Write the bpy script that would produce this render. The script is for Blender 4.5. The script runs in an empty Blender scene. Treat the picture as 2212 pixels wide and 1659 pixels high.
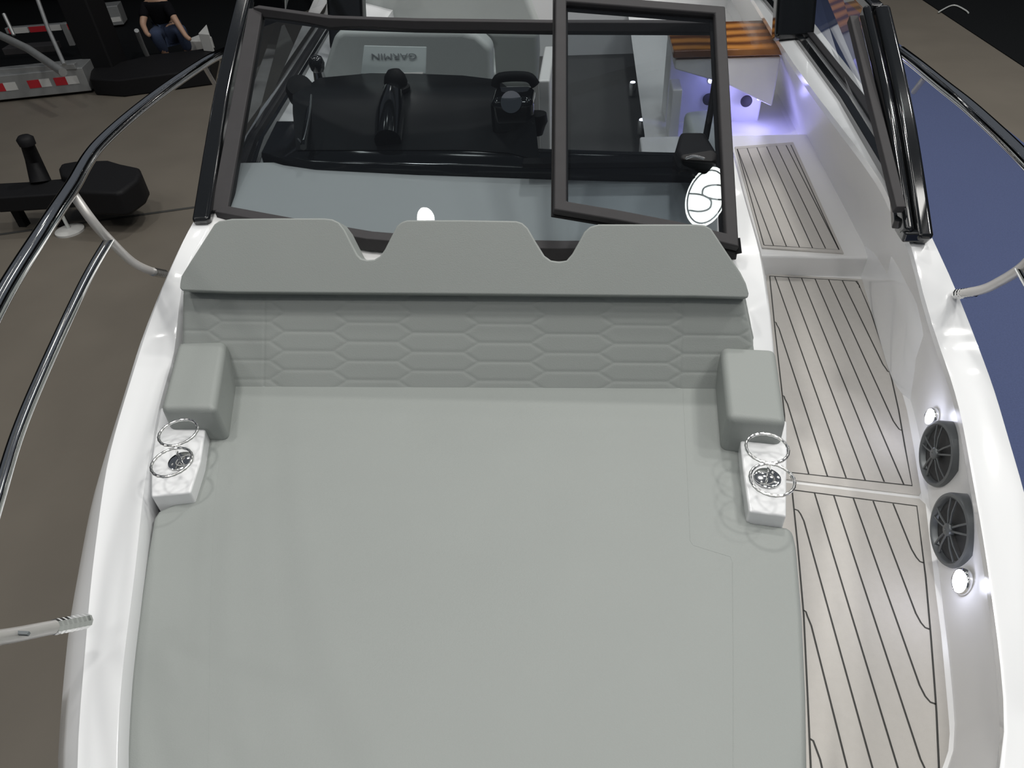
import bpy, bmesh, math, random
import numpy as np
from mathutils import Vector, Matrix
random.seed(4)
SC = bpy.context.scene
COL = SC.collection
# ------------------------------------------------------------------ camera
W, H, F = 2212, 1659, 1534.0
CZ = 3.3
CM = np.array([[0.99475858, -0.01774135, -0.10070056],
               [0.08783836, 0.6524084, 0.75276005],
               [-0.05234291, 0.7576599, -0.65054723]])      # columns: right, up, forward
cam_d = bpy.data.cameras.new('camera')
cam = bpy.data.objects.new('camera', cam_d); COL.objects.link(cam)
cam_d.sensor_width = 36.0; cam_d.lens = 36.0 * F / W; cam_d.clip_end = 200; cam_d.clip_start = .05
R = Matrix(((CM[0][0], CM[0][1], -CM[0][2]), (CM[1][0], CM[1][1], -CM[1][2]), (CM[2][0], CM[2][1], -CM[2][2])))
cam.matrix_world = Matrix.Translation((0, 0, CZ)) @ R.to_4x4()
SC.camera = cam
# ------------------------------------------------------------------ view, world, lamps
SC.view_settings.view_transform = 'Standard'; SC.view_settings.look = 'None'
SC.view_settings.gamma = 1; SC.view_settings.use_curve_mapping = False
SC.view_settings.exposure = -0.13
world = bpy.data.worlds.new('hall_air'); SC.world = world; world.use_nodes = True
bg = world.node_tree.nodes['Background']; bg.inputs[0].default_value = (.78, .86, 1, 1); bg.inputs[1].default_value = .11
def hall_and_fill_lamp(x, y, z, power, size=.55, col=(1, .98, .94)):
    l = bpy.data.lights.new('hall_and_fill_lamp', 'AREA'); l.shape = 'DISK'; l.size = size; l.energy = power; l.color = col
    o = bpy.data.objects.new('hall_and_fill_lamp', l); COL.objects.link(o); o.location = (x, y, z)
for (x, y, p) in ((-7, -3.2, 90), (-1, -3.2, 120), (4.5, -3.2, 100), (-7, 0, 50), (-3.4, 2.2, 190), (6.5, 1, 190),
                  (-9, 2.0, 30), (0.9, 8.4, 300), (1.0, 2.4, 130), (7, 6.5, 170), (5.8, 4.2, 260), (9, 12, 70), (0, 13, 15)):  # several added as fill to brighten the walkway, aft area and starboard wall
    hall_and_fill_lamp(x, y, 11.0, p, .8)
for x in (-5.2, -2.6, 2.6, 5.2):  # dim rows added for glints along the rails and gelcoat
    for y in (-5, -2, 1, 10, 13): hall_and_fill_lamp(x, y, 11.0, 16, .7)

# ------------------------------------------------------------------ pixel rays of the photograph -> points in the place
def ray(x, y): return CM @ np.array([x - W / 2, H / 2 - y, F])
def P(x, y, z=None, Y=None, X=None):
    d = ray(x, y)
    k = (z - CZ) / d[2] if z is not None else (Y / d[1] if Y is not None else X / d[0])
    return np.array([0, 0, CZ]) + d * k
def PP(x, y, p0, n):
    d = ray(x, y); o = np.array([0, 0, CZ]); n = np.array(n, float)
    return o + d * (np.dot(np.array(p0) - o, n) / np.dot(d, n))

# ------------------------------------------------------------------ materials
def mat(name, col, rough=.5, metal=0, coat=0, noise=0, nscale=40, bump=0, bscale=200, emit=None, es=0, spec=None):
    m = bpy.data.materials.new(name); m.use_nodes = True; nt = m.node_tree; b = nt.nodes['Principled BSDF']
    b.inputs['Base Color'].default_value = (*col, 1); b.inputs['Roughness'].default_value = rough
    b.inputs['Metallic'].default_value = metal; b.inputs['Coat Weight'].default_value = coat; b.inputs['Coat Roughness'].default_value = .05 if rough < .3 else rough
    if spec is not None: b.inputs['Specular IOR Level'].default_value = spec
    tc = nt.nodes.new('ShaderNodeTexCoord')
    if noise:
        n = nt.nodes.new('ShaderNodeTexNoise'); n.inputs['Scale'].default_value = nscale; n.inputs['Detail'].default_value = 5
        r = nt.nodes.new('ShaderNodeMixRGB'); r.blend_type = 'MIX'
        r.inputs[1].default_value = (*[c * (1 - noise) for c in col], 1); r.inputs[2].default_value = (*[min(1, c * (1 + noise)) for c in col], 1)
        nt.links.new(tc.outputs['Object'], n.inputs['Vector']); nt.links.new(n.outputs['Fac'], r.inputs[0]); nt.links.new(r.outputs[0], b.inputs['Base Color'])
    if bump:
        n2 = nt.nodes.new('ShaderNodeTexNoise'); n2.inputs['Scale'].default_value = bscale; n2.inputs['Detail'].default_value = 3
        bp = nt.nodes.new('ShaderNodeBump'); bp.inputs['Strength'].default_value = bump; bp.inputs['Distance'].default_value = .01
        nt.links.new(tc.outputs['Object'], n2.inputs['Vector']); nt.links.new(n2.outputs['Fac'], bp.inputs['Height']); nt.links.new(bp.outputs[0], b.inputs['Normal'])
    if emit: b.inputs['Emission Color'].default_value = (*emit, 1); b.inputs['Emission Strength'].default_value = es
    return m
M = dict(
    gel=mat('white_gelcoat', (.84, .85, .86), .16, coat=.5, noise=.012, nscale=6),
    gelin=mat('white_liner_gelcoat', (.80, .80, .795), .32, coat=.2, noise=.015, nscale=8),
    vinyl=mat('grey_green_vinyl', (.285, .305, .292), .52, noise=.035, nscale=5, bump=.10, bscale=350),
    seat=mat('pale_grey_vinyl', (.46, .49, .48), .55, noise=.03, nscale=5, bump=.1, bscale=300),
    foam=mat('greige_deck_foam', (.55, .527, .495), .8, noise=.04, nscale=60, bump=.25, bscale=700),
    caulk=mat('dark_caulk', (.045, .045, .042), .8, noise=.1),
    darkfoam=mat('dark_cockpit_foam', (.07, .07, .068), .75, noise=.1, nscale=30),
    black=mat('gloss_black', (.008, .009, .010), .10, coat=.6, noise=.1),
    satinblack=mat('satin_black', (.008, .009, .010), .3, noise=.1, spec=.3),
    matblack=mat('matt_black', (.009, .009, .010), .6, noise=.2, spec=.2),
    char=mat('charcoal_rubber', (.045, .043, .045), .6, noise=.12, nscale=20, spec=.2),
    chrome=mat('polished_steel', (.80, .80, .79), .07, 1, noise=.02),
    satin=mat('satin_steel', (.78, .78, .77), .24, 1, noise=.05),
    plate=mat('painted_steel_tube', (.62, .60, .58), .35, .3, noise=.05),
    spk=mat('gunmetal_grille', (.14, .15, .155), .38, .5, noise=.1),
    cone=mat('speaker_cone', (.035, .036, .038), .6, noise=.2),
    wood=mat('teak', (.50, .20, .05), .22, coat=.6, noise=.35, nscale=9),
    alu=mat('trailer_aluminium', (.36, .37, .37), .4, .5, noise=.15, nscale=10),
    red=mat('red_reflective_tape', (.45, .02, .03), .4, noise=.1),
    white=mat('white_tape', (.6, .6, .58), .45, noise=.06),
    placard=mat('pale_card', (.56, .62, .62), .4, noise=.02),
    ink=mat('grey_ink', (.20, .22, .23), .5, noise=.05),
    floor=mat('hall_concrete', (.155, .137, .112), .55, noise=.16, nscale=1.3, bump=.05),
    blue=mat('blue_carpet_pile', (.072, .095, .20), .95, noise=.22, nscale=90, bump=.6, bscale=160),
    dark=mat('black_carpet_pile', (.010, .011, .012), .95, noise=.3, nscale=60, spec=.05),
    jeans=mat('blue_denim', (.03, .045, .09), .9, noise=.3, nscale=30),
    skin=mat('tan_skin', (.42, .26, .18), .55, noise=.08),
    shirt=mat('black_shirt', (.006, .006, .008), .9, noise=.2, spec=.1),
    led=mat('led_lens', (.9, .9, 1), .3, emit=(.86, .88, 1), es=7, noise=.01),
    ledb=mat('violet_led_lens', (.8, .8, 1), .3, emit=(.62, .62, 1), es=9, noise=.01),
    clear=mat('frosted_plastic', (.6, .62, .6), .3, noise=.05),
)
def wood_grain(m):
    nt = m.node_tree; b = nt.nodes['Principled BSDF']; tc = nt.nodes.new('ShaderNodeTexCoord')
    w = nt.nodes.new('ShaderNodeTexWave'); w.bands_direction = 'Y'; w.inputs['Scale'].default_value = 2.2; w.inputs['Distortion'].default_value = 2.5; w.inputs['Detail'].default_value = 3
    r = nt.nodes.new('ShaderNodeValToRGB'); r.color_ramp.elements[0].color = (.13, .04, .012, 1); r.color_ramp.elements[1].color = (.62, .26, .06, 1)
    nt.links.new(tc.outputs['Object'], w.inputs[0]); nt.links.new(w.outputs['Fac'], r.inputs[0]); nt.links.new(r.outputs[0], b.inputs['Base Color'])
wood_grain(M['wood'])
def glass(name, tint, refl=.06):
    m = bpy.data.materials.new(name); m.use_nodes = True; nt = m.node_tree; nt.nodes.clear()
    o = nt.nodes.new('ShaderNodeOutputMaterial'); t = nt.nodes.new('ShaderNodeBsdfTransparent'); g = nt.nodes.new('ShaderNodeBsdfGlossy')
    t.inputs[0].default_value = (*tint, 1); g.inputs['Roughness'].default_value = .01; g.inputs[0].default_value = (1, 1, 1, 1)
    lw = nt.nodes.new('ShaderNodeLayerWeight'); lw.inputs['Blend'].default_value = .5
    pw = nt.nodes.new('ShaderNodeMath'); pw.operation = 'POWER'; pw.inputs[1].default_value = 5; nt.links.new(lw.outputs['Facing'], pw.inputs[0])
    fr = nt.nodes.new('ShaderNodeMath'); fr.operation = 'MULTIPLY_ADD'; fr.inputs[1].default_value = 1 - refl; fr.inputs[2].default_value = refl; nt.links.new(pw.outputs[0], fr.inputs[0])
    mx = nt.nodes.new('ShaderNodeMixShader')
    nt.links.new(fr.outputs[0], mx.inputs[0]); nt.links.new(t.outputs[0], mx.inputs[1]); nt.links.new(g.outputs[0], mx.inputs[2]); nt.links.new(mx.outputs[0], o.inputs[0])
    return m
M['glass'] = glass('smoked_glass', (.50, .535, .55)); M['glass3'] = glass('smoked_side_glass', (.46, .47, .49), .02); M['glass2'] = glass('smoked_door_glass', (.68, .70, .72))

# ------------------------------------------------------------------ mesh helpers
def rootloc(p):
    v = np.zeros(3)
    while p is not None: v = v + np.array(p.location); p = p.parent
    return v
def mesh(name, verts, faces, m, parent=None, smooth=True, bevel=0, seg=3, mi=None, mats=None, angle=35):
    off = rootloc(parent)
    me = bpy.data.meshes.new(name)
    me.from_pydata([tuple(np.array(v, float) - off) for v in verts], [], [tuple(f) for f in faces])
    for mm in (mats or [m]): me.materials.append(M[mm] if isinstance(mm, str) else mm)
    bm = bmesh.new(); bm.from_mesh(me)
    bmesh.ops.recalc_face_normals(bm, faces=bm.faces); bm.to_mesh(me); bm.free()
    if mi is not None:
        for p, k in zip(me.polygons, mi): p.material_index = k
    me.polygons.foreach_set('use_smooth', [smooth] * len(me.polygons))
    o = bpy.data.objects.new(name, me); COL.objects.link(o)
    if parent is not None: o.parent = parent
    if bevel:
        b = o.modifiers.new('bevel', 'BEVEL'); b.width = bevel; b.segments = seg; b.limit_method = 'ANGLE'; b.angle_limit = math.radians(angle); b.harden_normals = True
    elif smooth:
        try: me.set_sharp_from_angle(angle=math.radians(50))
        except Exception: pass
    return o
class MB:
    def __init__(s): s.v = []; s.f = []; s.mi = []
    def add(s, v, f, k=0):
        n = len(s.v); s.v += [np.array(a, float) for a in v]; s.f += [tuple(i + n for i in q) for q in f]; s.mi += [k] * len(f); return s
    def loft(s, rows, closed=False, cap=False, k=0):
        n = len(rows[0]); v = [p for r in rows for p in r]; f = []
        for i in range(len(rows) - 1):
            for j in range(n if closed else n - 1):
                a = i * n + j; b = i * n + (j + 1) % n; f.append((a, b, b + n, a + n))
        if cap and closed: f.append(tuple(range(n))[::-1]); f.append(tuple((len(rows) - 1) * n + j for j in range(n)))
        return s.add(v, f, k)
    def box(s, c, d, rot=None, k=0):
        c = np.array(c, float); d = np.array(d, float) / 2
        v = [np.array((x * d[0], y * d[1], z * d[2])) for x in (-1, 1) for y in (-1, 1) for z in (-1, 1)]
        if rot is not None: v = [rot @ a for a in v]
        return s.add([a + c for a in v], [(0, 1, 3, 2), (4, 6, 7, 5), (0, 4, 5, 1), (2, 3, 7, 6), (0, 2, 6, 4), (1, 5, 7, 3)], k)
    def tube(s, pts, r, n=12, closed=False, k=0, square=None):
        pts = [np.array(p, float) for p in pts]; N = len(pts); rows = []
        up = None
        for i in range(N):
            if closed: t = pts[(i + 1) % N] - pts[i - 1]
            else: t = pts[min(i + 1, N - 1)] - pts[max(i - 1, 0)]
            t /= np.linalg.norm(t) + 1e-12
            if up is None:
                up = np.array((0, 0, 1.0)) if abs(t[2]) < .9 else np.array((1.0, 0, 0))
            up = up - t * np.dot(up, t); up /= np.linalg.norm(up); sd = np.cross(t, up)
            rr = r[i] if hasattr(r, '__len__') else r
            if square: rows.append([pts[i] + sd * a * square[0] / 2 + up * b * square[1] / 2 for a, b in ((-1, -1), (1, -1), (1, 1), (-1, 1))])
            else: rows.append([pts[i] + rr * (math.cos(2 * math.pi * q / n) * sd + math.sin(2 * math.pi * q / n) * up) for q in range(n)])
        if closed: rows.append(rows[0])
        return s.loft(rows, True, not closed, k)
    def lathe(s, c, ax, prof, n=32, k=0):
        c = np.array(c, float); ax = np.array(ax, float); ax /= np.linalg.norm(ax)
        u = np.cross(ax, (0, 1.0, 0)) if abs(ax[1]) < .9 else np.cross(ax, (1.0, 0, 0)); u /= np.linalg.norm(u); w = np.cross(ax, u)
        rows = [[c + ax * h + r * (math.cos(2 * math.pi * q / n) * u + math.sin(2 * math.pi * q / n) * w) for q in range(n)] for r, h in prof]
        return s.loft(rows, True, True, k)
    def prism(s, top, bot, k=0):
        n = len(top); v = list(top) + list(bot)
        f = [tuple(range(n)), tuple(range(2 * n - 1, n - 1, -1))] + [(j, n + j, n + (j + 1) % n, (j + 1) % n) for j in range(n)]
        return s.add(v, f, k)
    def build(s, name, m, parent=None, **kw):
        if kw.get('mats'): kw['mi'] = s.mi
        return mesh(name, s.v, s.f, m, parent, **kw)
def thing(name, label, cat, loc=(0, 0, 0), group=None):
    o = bpy.data.objects.new(name, None); COL.objects.link(o); o.location = tuple(float(c) for c in loc); o.empty_display_size = .1
    o['label'] = label; o['category'] = cat
    if group: o['group'] = group
    return o
def tag(o, label, cat, group=None, kind=None):
    if label: o['label'] = label
    if cat: o['category'] = cat
    if group: o['group'] = group
    if kind: o['kind'] = kind
    return o
def spline(pts, n=8, closed=False):
    pts = [np.array(p, float) for p in pts]; out = []; N = len(pts)
    for i in range(N if closed else N - 1):
        g = (lambda k: pts[k % N]) if closed else (lambda k: pts[min(max(k, 0), N - 1)])
        a, b, c, d = g(i - 1), g(i), g(i + 1), g(i + 2)
        for q in range(n):
            t = q / n
            out.append(.5 * ((2 * b) + (c - a) * t + (2 * a - 5 * b + 4 * c - d) * t * t + (3 * b - a - 3 * c + d) * t ** 3))
    if not closed: out.append(pts[-1])
    return out
def curve_y(pts, ys, smooth=2):
    """points -> X and Z as smooth functions of Y, sampled at ys"""
    a = np.array(sorted([tuple(map(float, p)) for p in pts], key=lambda p: p[1]))
    x = np.interp(ys, a[:, 1], a[:, 0]); z = np.interp(ys, a[:, 1], a[:, 2])
    for _ in range(smooth):
        for v in (x, z): v[1:-1] = (v[:-2] + 2 * v[1:-1] + v[2:]) / 4
    return [np.array((x[i], ys[i], z[i])) for i in range(len(ys))]
def shift(row, dx=0, dy=0, dz=0): return [p + np.array((dx, dy, dz)) for p in row]
def setz(row, z): return [np.array((p[0], p[1], z)) for p in row]

ZC = 1.90      # top of the sunpad
ZS = 1.55      # walkway sole
ZA = 1.65      # aft step
YC = -.14      # boat centre line (x)

# ================================================================== the hall
fl = mesh('floor', [(-16, -6, 0), (16, -6, 0), (16, 24, 0), (-16, 24, 0)], [(0, 1, 2, 3)], 'floor', smooth=False); fl['kind'] = 'structure'
m = MB()
a, b = P(0, 506, z=.004), P(430, 446, z=.004); d = (b - a) / np.linalg.norm(b - a); a2 = a - d * 4; b2 = b + d * 4; s_ = np.array((-d[1], d[0], 0)) * .022
m.add([a2 - s_, a2 + s_, b2 + s_, b2 - s_], [(0, 1, 2, 3)])
t_ = m.build('trim_1', 'caulk', smooth=False); t_['kind'] = 'structure'
# walls far outside, dark
for nm, vs in (('wall_back', [(-16, 24, 0), (16, 24, 0), (16, 24, 9), (-16, 24, 9)]), ('wall_left', [(-16, -6, 0), (-16, 24, 0), (-16, 24, 9), (-16, -6, 9)]),
               ('wall_right', [(16, -6, 0), (16, 24, 0), (16, 24, 9), (16, -6, 9)])):
    w_ = mesh(nm, vs, [(0, 1, 2, 3)], 'dark', smooth=False); w_['kind'] = 'structure'
# blue carpet strip beside the boat
e1, e2 = P(1958, 107, z=.012), P(2060, 188, z=.012); d = (e2 - e1) / np.linalg.norm(e2 - e1)
q1, q2 = e1 - d * 3, e1 + d * 16
m = MB(); poly = [q1, q2, q2 + np.array((-6.5, 0, 0)), q1 + np.array((-2.5, 0, 0))]
poly = [np.array((p[0], p[1], .012)) for p in [q1, q2, (0.2, q2[1], 0), (0.2, q1[1], 0)]]
m.prism(poly, setz(poly, 0.0))
tag(m.build('carpet', 'blue', smooth=False), 'blue carpet laid on the floor along the right side of the boat', 'carpet')
e1, e2 = P(1995, 0, z=.012), P(2212, 143, z=.012); d = (e2 - e1) / np.linalg.norm(e2 - e1)
q1, q2 = e1 - d * 4, e2 + d * 4
poly = [np.array((p[0], p[1], .012)) for p in [q1, q2, (15.8, q2[1], 0), (15.8, 23, 0), (q1[0], 23, 0)]]
m = MB().prism(poly, setz(poly, 0.0))
tag(m.build('carpet', 'dark', smooth=False), 'black carpet in the far upper right corner beyond the brown floor', 'carpet')
poly = [P(x, y, z=.01) for x, y in ((-400, 150), (100, 160), (480, 128), (560, 60))]  # sheet that paints the dim far floor dark
poly = [np.array((p[0], p[1], .01)) for p in poly] + [np.array((-2.0, 23, .01)), np.array((-15.8, 23, .01)), np.array((-15.8, poly[0][1], .01))]
tag(MB().prism(poly, setz(poly, 0)).build('carpet', 'dark', smooth=False), 'dark sheet standing in for the unlit floor under the trailer and the crouching person in the upper left', 'carpet')
pts = spline([P(x, y, z=.03) for x, y in ((2028, 26), (2050, 14), (2065, 12), (2085, 22), (2092, 28))], 6)
tag(MB().tube(pts, .012, 6).build('cable', 'clear'), 'thin grey cable lying on the black carpet', 'cable')

# ================================================================== the boat shell
boat = thing('motor_boat', 'white motor boat with grey bow lounge and side walkway filling the view', 'boat', (YC, 2.5, 0))
YS = np.concatenate([np.linspace(-.72, .4, 12), np.linspace(.45, 3.2, 45), np.linspace(3.4, 7.4, 14)])
bowtip = (YC, -.75)
def L(pts, z): return [P(x, y, z=z) for x, y in pts]
# left gunwale
zg = 1.935
LIFT = lambda z: z if z > 2.099 else {2.08: 2.05, 2.07: 1.99, 2.09: 2.06}.get(z, z - .115)
Lsil = [P(x, y, z=LIFT(z)) for x, y, z in ((121, 1659, 1.94), (148, 1349, 1.94), (165, 1262, 1.94), (192, 1110, 1.94), (208, 1043, 1.95), (245, 934, 1.97), (269, 857, 1.99), (282, 814, 2.0), (305, 735, 2.02), (318, 704, 2.03), (350, 620, 2.08), (380, 560, 2.11), (410, 498, 2.13))]
Lgro = [P(x, y, z=LIFT(z)) for x, y, z in ((172, 1659, 2.03), (172, 1595, 2.03), (187, 1423, 2.03), (197, 1275, 2.03), (220, 1091, 2.03), (234, 1000, 2.03), (262, 900, 2.035), (287, 820, 2.04), (310, 745, 2.04), (325, 706, 2.045), (355, 625, 2.09), (384, 563, 2.12), (414, 500, 2.14))]
Linn = [P(x, y, z=LIFT(z) if z != zg else zg) for x, y, z in ((252, 1659, zg), (256, 1521, zg), (276, 1349, zg), (291, 1245, zg), (305, 1103, zg), (312, 1038, zg), (331, 946, zg), (343, 877, zg), (364, 808, zg), (385, 732, 2.05), (384, 690, 2.07), (383, 617, 2.10), (391, 595, 2.11), (430, 530, 2.14), (461, 481, 2.155))]
def fwd(sgn, off): return [(YC + sgn * w_, y_, 0) for w_, y_ in ((.60 - off, .05), (.40 - off * .9, -.35), (.22 - off * .7, -.58), (.04, -.72))]
def addz(pts, z): return [np.array((p[0], p[1], z)) for p in pts]
rL = {}
rL['sil'] = curve_y(Lsil + addz(fwd(-1, 0), 1.83) + [np.array((-1.53, 3.2, 2.14)), np.array((-1.70, 5, 2.14)), np.array((-1.70, 7.5, 2.14))], YS)
rL['gro'] = curve_y(Lgro + addz(fwd(-1, .045), 1.915) + [np.array((-1.51, 3.2, 2.17)), np.array((-1.68, 5, 2.17)), np.array((-1.68, 7.5, 2.17))], YS)
rL['inn'] = curve_y(Linn + addz(fwd(-1, .13), 1.935) + [np.array((-1.42, 3.2, 2.17)), np.array((-1.58, 5, 2.17)), np.array((-1.58, 7.5, 2.17))], YS)
def side(rows_gro, rows_sil, rows_inn, sgn, name):
    g = rows_gro; s = rows_sil; i = rows_inn
    lip = [p + (q - p) * .06 + np.array((0, 0, .018)) for p, q in zip(g, i)]
    i0 = [p + (q - p) * -.09 + np.array((0, 0, 0.002)) for p, q in zip(i, g)]
    i0 = [p + (q - p) * .10 + np.array((0, 0, 0.004)) for p, q in zip(i, g)]
    rows = [setz([np.array((YC + (p[0] - YC) * .86, p[1], 0)) for p in s], .62),
            [np.array((YC + (p[0] - YC) * 1.0, p[1], 1.05)) for p in s],
            [np.array((YC + (p[0] - YC) * 1.02, p[1], p[2] - .32)) for p in s],
            [np.array((YC + (p[0] - YC) * .985, p[1], p[2] - .05)) for p in s], s,
            [p + (q - p) * .5 + np.array((0, 0, .012)) for p, q in zip(s, g)],
            g, lip, i0, i]
    return rows
rows = side(rL['gro'], rL['sil'], rL['inn'], -1, '')
inner_bot = [np.array((p[0] + .004, p[1], 1.84 if p[1] < 2.0 else 1.5)) for p in rL['inn']]
# right gunwale
Rout = [P(x, y, z=LIFT(z)) for x, y, z in ((2013, 530, 2.13), (2023, 550, 2.12), (2063, 627, 2.08), (2100, 724, 2.05), (2147, 850, 2.04), (2183, 977, 2.04), (2212, 1070, 2.04), (2240, 1200, 2.04), (2262, 1400, 2.04), (2272, 1659, 2.04))]
Rinn = [P(x, y, z=LIFT(z)) for x, y, z in ((1940, 470, 2.17), (1980, 550, 2.135), (1981, 613, 2.10), (2014, 708, 2.06), (2052, 810, 2.05), (2077, 898, 2.05), (2092, 986, 2.05), (2122, 1151, 2.05), (2141, 1275, 2.05), (2158, 1402, 2.05), (2173, 1555, 2.05), (2172, 1656, 2.05))]
aftR = lambda x, z: [np.array((YC + x, 3.2, z)), np.array((YC + x + .04, 5, z)), np.array((YC + x, 7.5, z))]
rR = {}
rR['gro'] = curve_y(Rout + addz(fwd(1, .045), 1.925) + aftR(1.34, 2.17), YS)
rR['sil'] = [p + np.array((.03, 0, -.08)) for p in rR['gro']]
Rcoam = [P(x, y, z=2.17) for x, y in ((1905, 394), (1860, 330), (1800, 253), (1745, 180), (1700, 120))]
rR['inn'] = curve_y(Rinn + Rcoam + addz(fwd(1, .13), 1.935) + [np.array((1.0, 5, 2.17)), np.array((.98, 7.5, 2.17))], YS)
rowsR = side(rR['gro'], rR['sil'], rR['inn'], 1, '')
m = MB().loft(rows[:7]); m.loft(rowsR[:7])
# transom and stem
m.add([r[-1] for r in rows[:7]] + [r[-1] for r in rowsR[:7]][::-1], [tuple(range(14))])
m.build('hull', 'gel', boat)
mL = MB().loft(rows[6:] + [shift(rL['inn'], .008, 0, -.02), inner_bot])
o = mL.build('port_gunwale', 'gel', boat)
# right inner wall down to the sole
cove = [P(x, y, z=ZS + .05) for x, y in ((1886, 590), (1915, 677), (1940, 749), (1964, 821), (1985, 889), (2003, 965), (2012, 1073), (2022, 1130), (2040, 1290), (2052, 1380), (2062, 1480), (2070, 1570), (2074, 1659))]
foam = [P(x, y, z=ZS + .004) for x, y in ((1867, 607), (1894, 677), (1916, 749), (1939, 821), (1962, 889), (1974, 965), (1990, 1073), (1998, 1100), (2020, 1285), (2031, 1370), (2040, 1470), (2048, 1560), (2054, 1659))]
rc = curve_y(cove + [np.array((cove[0][0] + .01, 3.2, ZS + .05)), np.array((1.28, 5, ZS + .05)), np.array((1.28, 7.5, ZS + .05)), np.array((YC + .5, .3, ZS + .05)), np.array((YC + .1, -.5, ZS + .05))], YS)
rf = curve_y(foam + [np.array((foam[0][0] + .01, 3.2, ZS)), np.array((1.25, 5, ZS)), np.array((1.25, 7.5, ZS)), np.array((YC + .46, .3, ZS)), np.array((YC + .06, -.5, ZS))], YS)
lipR = shift(rR['inn'], .004, 0, -.03); lip2 = shift(rR['inn'], .03, 0, -.045)
midw = [lip2[i] * .45 + rc[i] * .55 + np.array((.03, 0, 0)) for i in range(len(YS))]
mR = MB().loft(rowsR[6:] + [lipR, lip2])
mR.build('starboard_gunwale', 'gel', boat)
MB().loft([lip2, midw, rc, [p * .5 + q * .5 + np.array((.012, 0, -.018)) for p, q in zip(rc, rf)], rf]).build('inner_wall', 'gelin', boat)
WALL = (lip2, midw, rc)
def wall_point(px, py):
    """point where the ray of a pixel meets the starboard inner wall, and its normal"""
    best = None; o = np.array([0, 0, CZ]); d = ray(px, py)
    for A, B in ((lip2, midw), (midw, rc)):
        for i in range(len(YS) - 1):
            for tri in ((A[i], A[i + 1], B[i]), (A[i + 1], B[i + 1], B[i])):
                n = np.cross(tri[1] - tri[0], tri[2] - tri[0]); n /= np.linalg.norm(n)
                k = np.dot(tri[0] - o, n) / np.dot(d, n); q = o + d * k
                c = [np.dot(np.cross(tri[(j + 1) % 3] - tri[j], q - tri[j]), n) for j in range(3)]
                if min(c) > -1e-5 or max(c) < 1e-5: best = (q, n if n[0] < 0 else -n)
    return best
# sole slab (white liner floor) and foam decking
sx = .40
solew = [np.array((.35, p[1], ZS - .002)) for p in rf]
MB().loft([rf, solew]).build('liner_floor', 'gelin', boat, smooth=False)
def inpoly(x, y, poly):
    c = False; n = len(poly)
    for i in range(n):
        a, b = poly[i], poly[i - 1]
        if (a[1] > y) != (b[1] > y) and x < (b[0] - a[0]) * (y - a[1]) / (b[1] - a[1]) + a[0]: c = not c
    return c
def decking(name, outline, border, xs, z, parent, nib=1):
    """foam panel with its border groove and plank grooves; world XY outlines"""
    m = MB(); top = [np.array((x, y, z + .006)) for x, y in outline]
    m.prism(top, setz(top, z - .001), 0)
    def strip(pts, w=.0045):
        pts = [np.array((p[0], p[1], z + .0066)) for p in pts]
        Lr, Rr = [], []
        for i in range(len(pts)):
            t = pts[min(i + 1, len(pts) - 1)] - pts[max(i - 1, 0)]; t /= np.linalg.norm(t) + 1e-9; n = np.array((-t[1], t[0], 0)) * w / 2
            Lr.append(pts[i] + n); Rr.append(pts[i] - n)
        m.loft([Lr, Rr], k=1)
    bp = [np.array(p, float) for p in border]
    strip(bp + [bp[0]])
    for x in xs:
        ys = np.arange(-1, 6, .004); ins = [y for y in ys if inpoly(x, y, border)]
        if len(ins) < 20: continue
        y0, y1 = ins[0], ins[-1]
        def edge_x(y, side):   # border x at y on one side
            c = [xx for xx in np.arange(x - .12, x + .12, .002) if inpoly(xx, y, border)]
            return (max(c) if side > 0 else min(c)) if c else x
        pts = []
        flat0 = nib == 0 or inpoly(x + .02, y0 + .012, border) or not inpoly(x - .02, y0 + .012, border)
        if not flat0:   # forward end closes against the outboard border with a nib
            ye = y0 + .075; ex = edge_x(ye, 1)
            pts += [(ex, ye), (ex - (ex - x) * .5, ye + .004), (x + .004, ye + .018), (x, ye + .045)]
        else: pts += [(x, y0)]
        flat1 = nib == 0 or inpoly(x - .02, y1 - .012, border) or not inpoly(x + .02, y1 - .012, border)
        if not flat1:
            ye = y1 - .075; ex = edge_x(ye, -1)
            pts += [(x, ye - .045), (x - .004, ye - .018), (ex + (x - ex) * .5, ye - .004), (ex, ye)]
        else: pts += [(x, y1)]
        strip(pts)
    return m.build(name, 'foam', parent, smooth=False, mats=['foam', 'caulk'])
def XY(pts, z): return [tuple(P(x, y, z=z)[:2]) for x, y in pts]
xl = [P(x, y, z=ZS)[0] for x, y in ((1722, 1088), (1758, 1067), (1800, 1073), (1842, 1079), (1884, 1083))]
pitch = (xl[4] - xl[0]) / 4 * .985
xs = [xl[2] + pitch * k for k in range(-9, 9)]
up_out = XY([(1656, 594), (1867, 606), (1894, 677), (1916, 749), (1939, 821), (1958, 889), (1972, 965), (1988, 1066), (1984, 1073), (1695, 1037), (1655, 1030), (1655, 800), (1650, 700)], ZS)
up_bor = XY([(1662, 599), (1851, 610), (1880, 677), (1904, 749), (1925, 821), (1940, 889), (1953, 965), (1969, 1052), (1695, 1022), (1694, 900), (1684, 810), (1674, 720)], ZS)
decking('foam_panel', up_out, up_bor, xs, ZS, boat)
lo_out = XY([(1695, 1045), (1985, 1080), (1998, 1092), (2020, 1285), (2031, 1370), (2040, 1470), (2048, 1560), (2054, 1659), (2060, 1900), (1600, 1900), (1640, 1300)], ZS)
lo_bor = XY([(1710, 1061), (1979, 1096), (1998, 1250), (2009, 1377), (2016, 1470), (2021, 1542), (2026, 1656), (2030, 1880), (1762, 1880), (1750, 1659), (1743, 1500), (1735, 1330), (1722, 1180)], ZS)
decking('foam_panel', lo_out, lo_bor, xs, ZS, boat)
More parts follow.
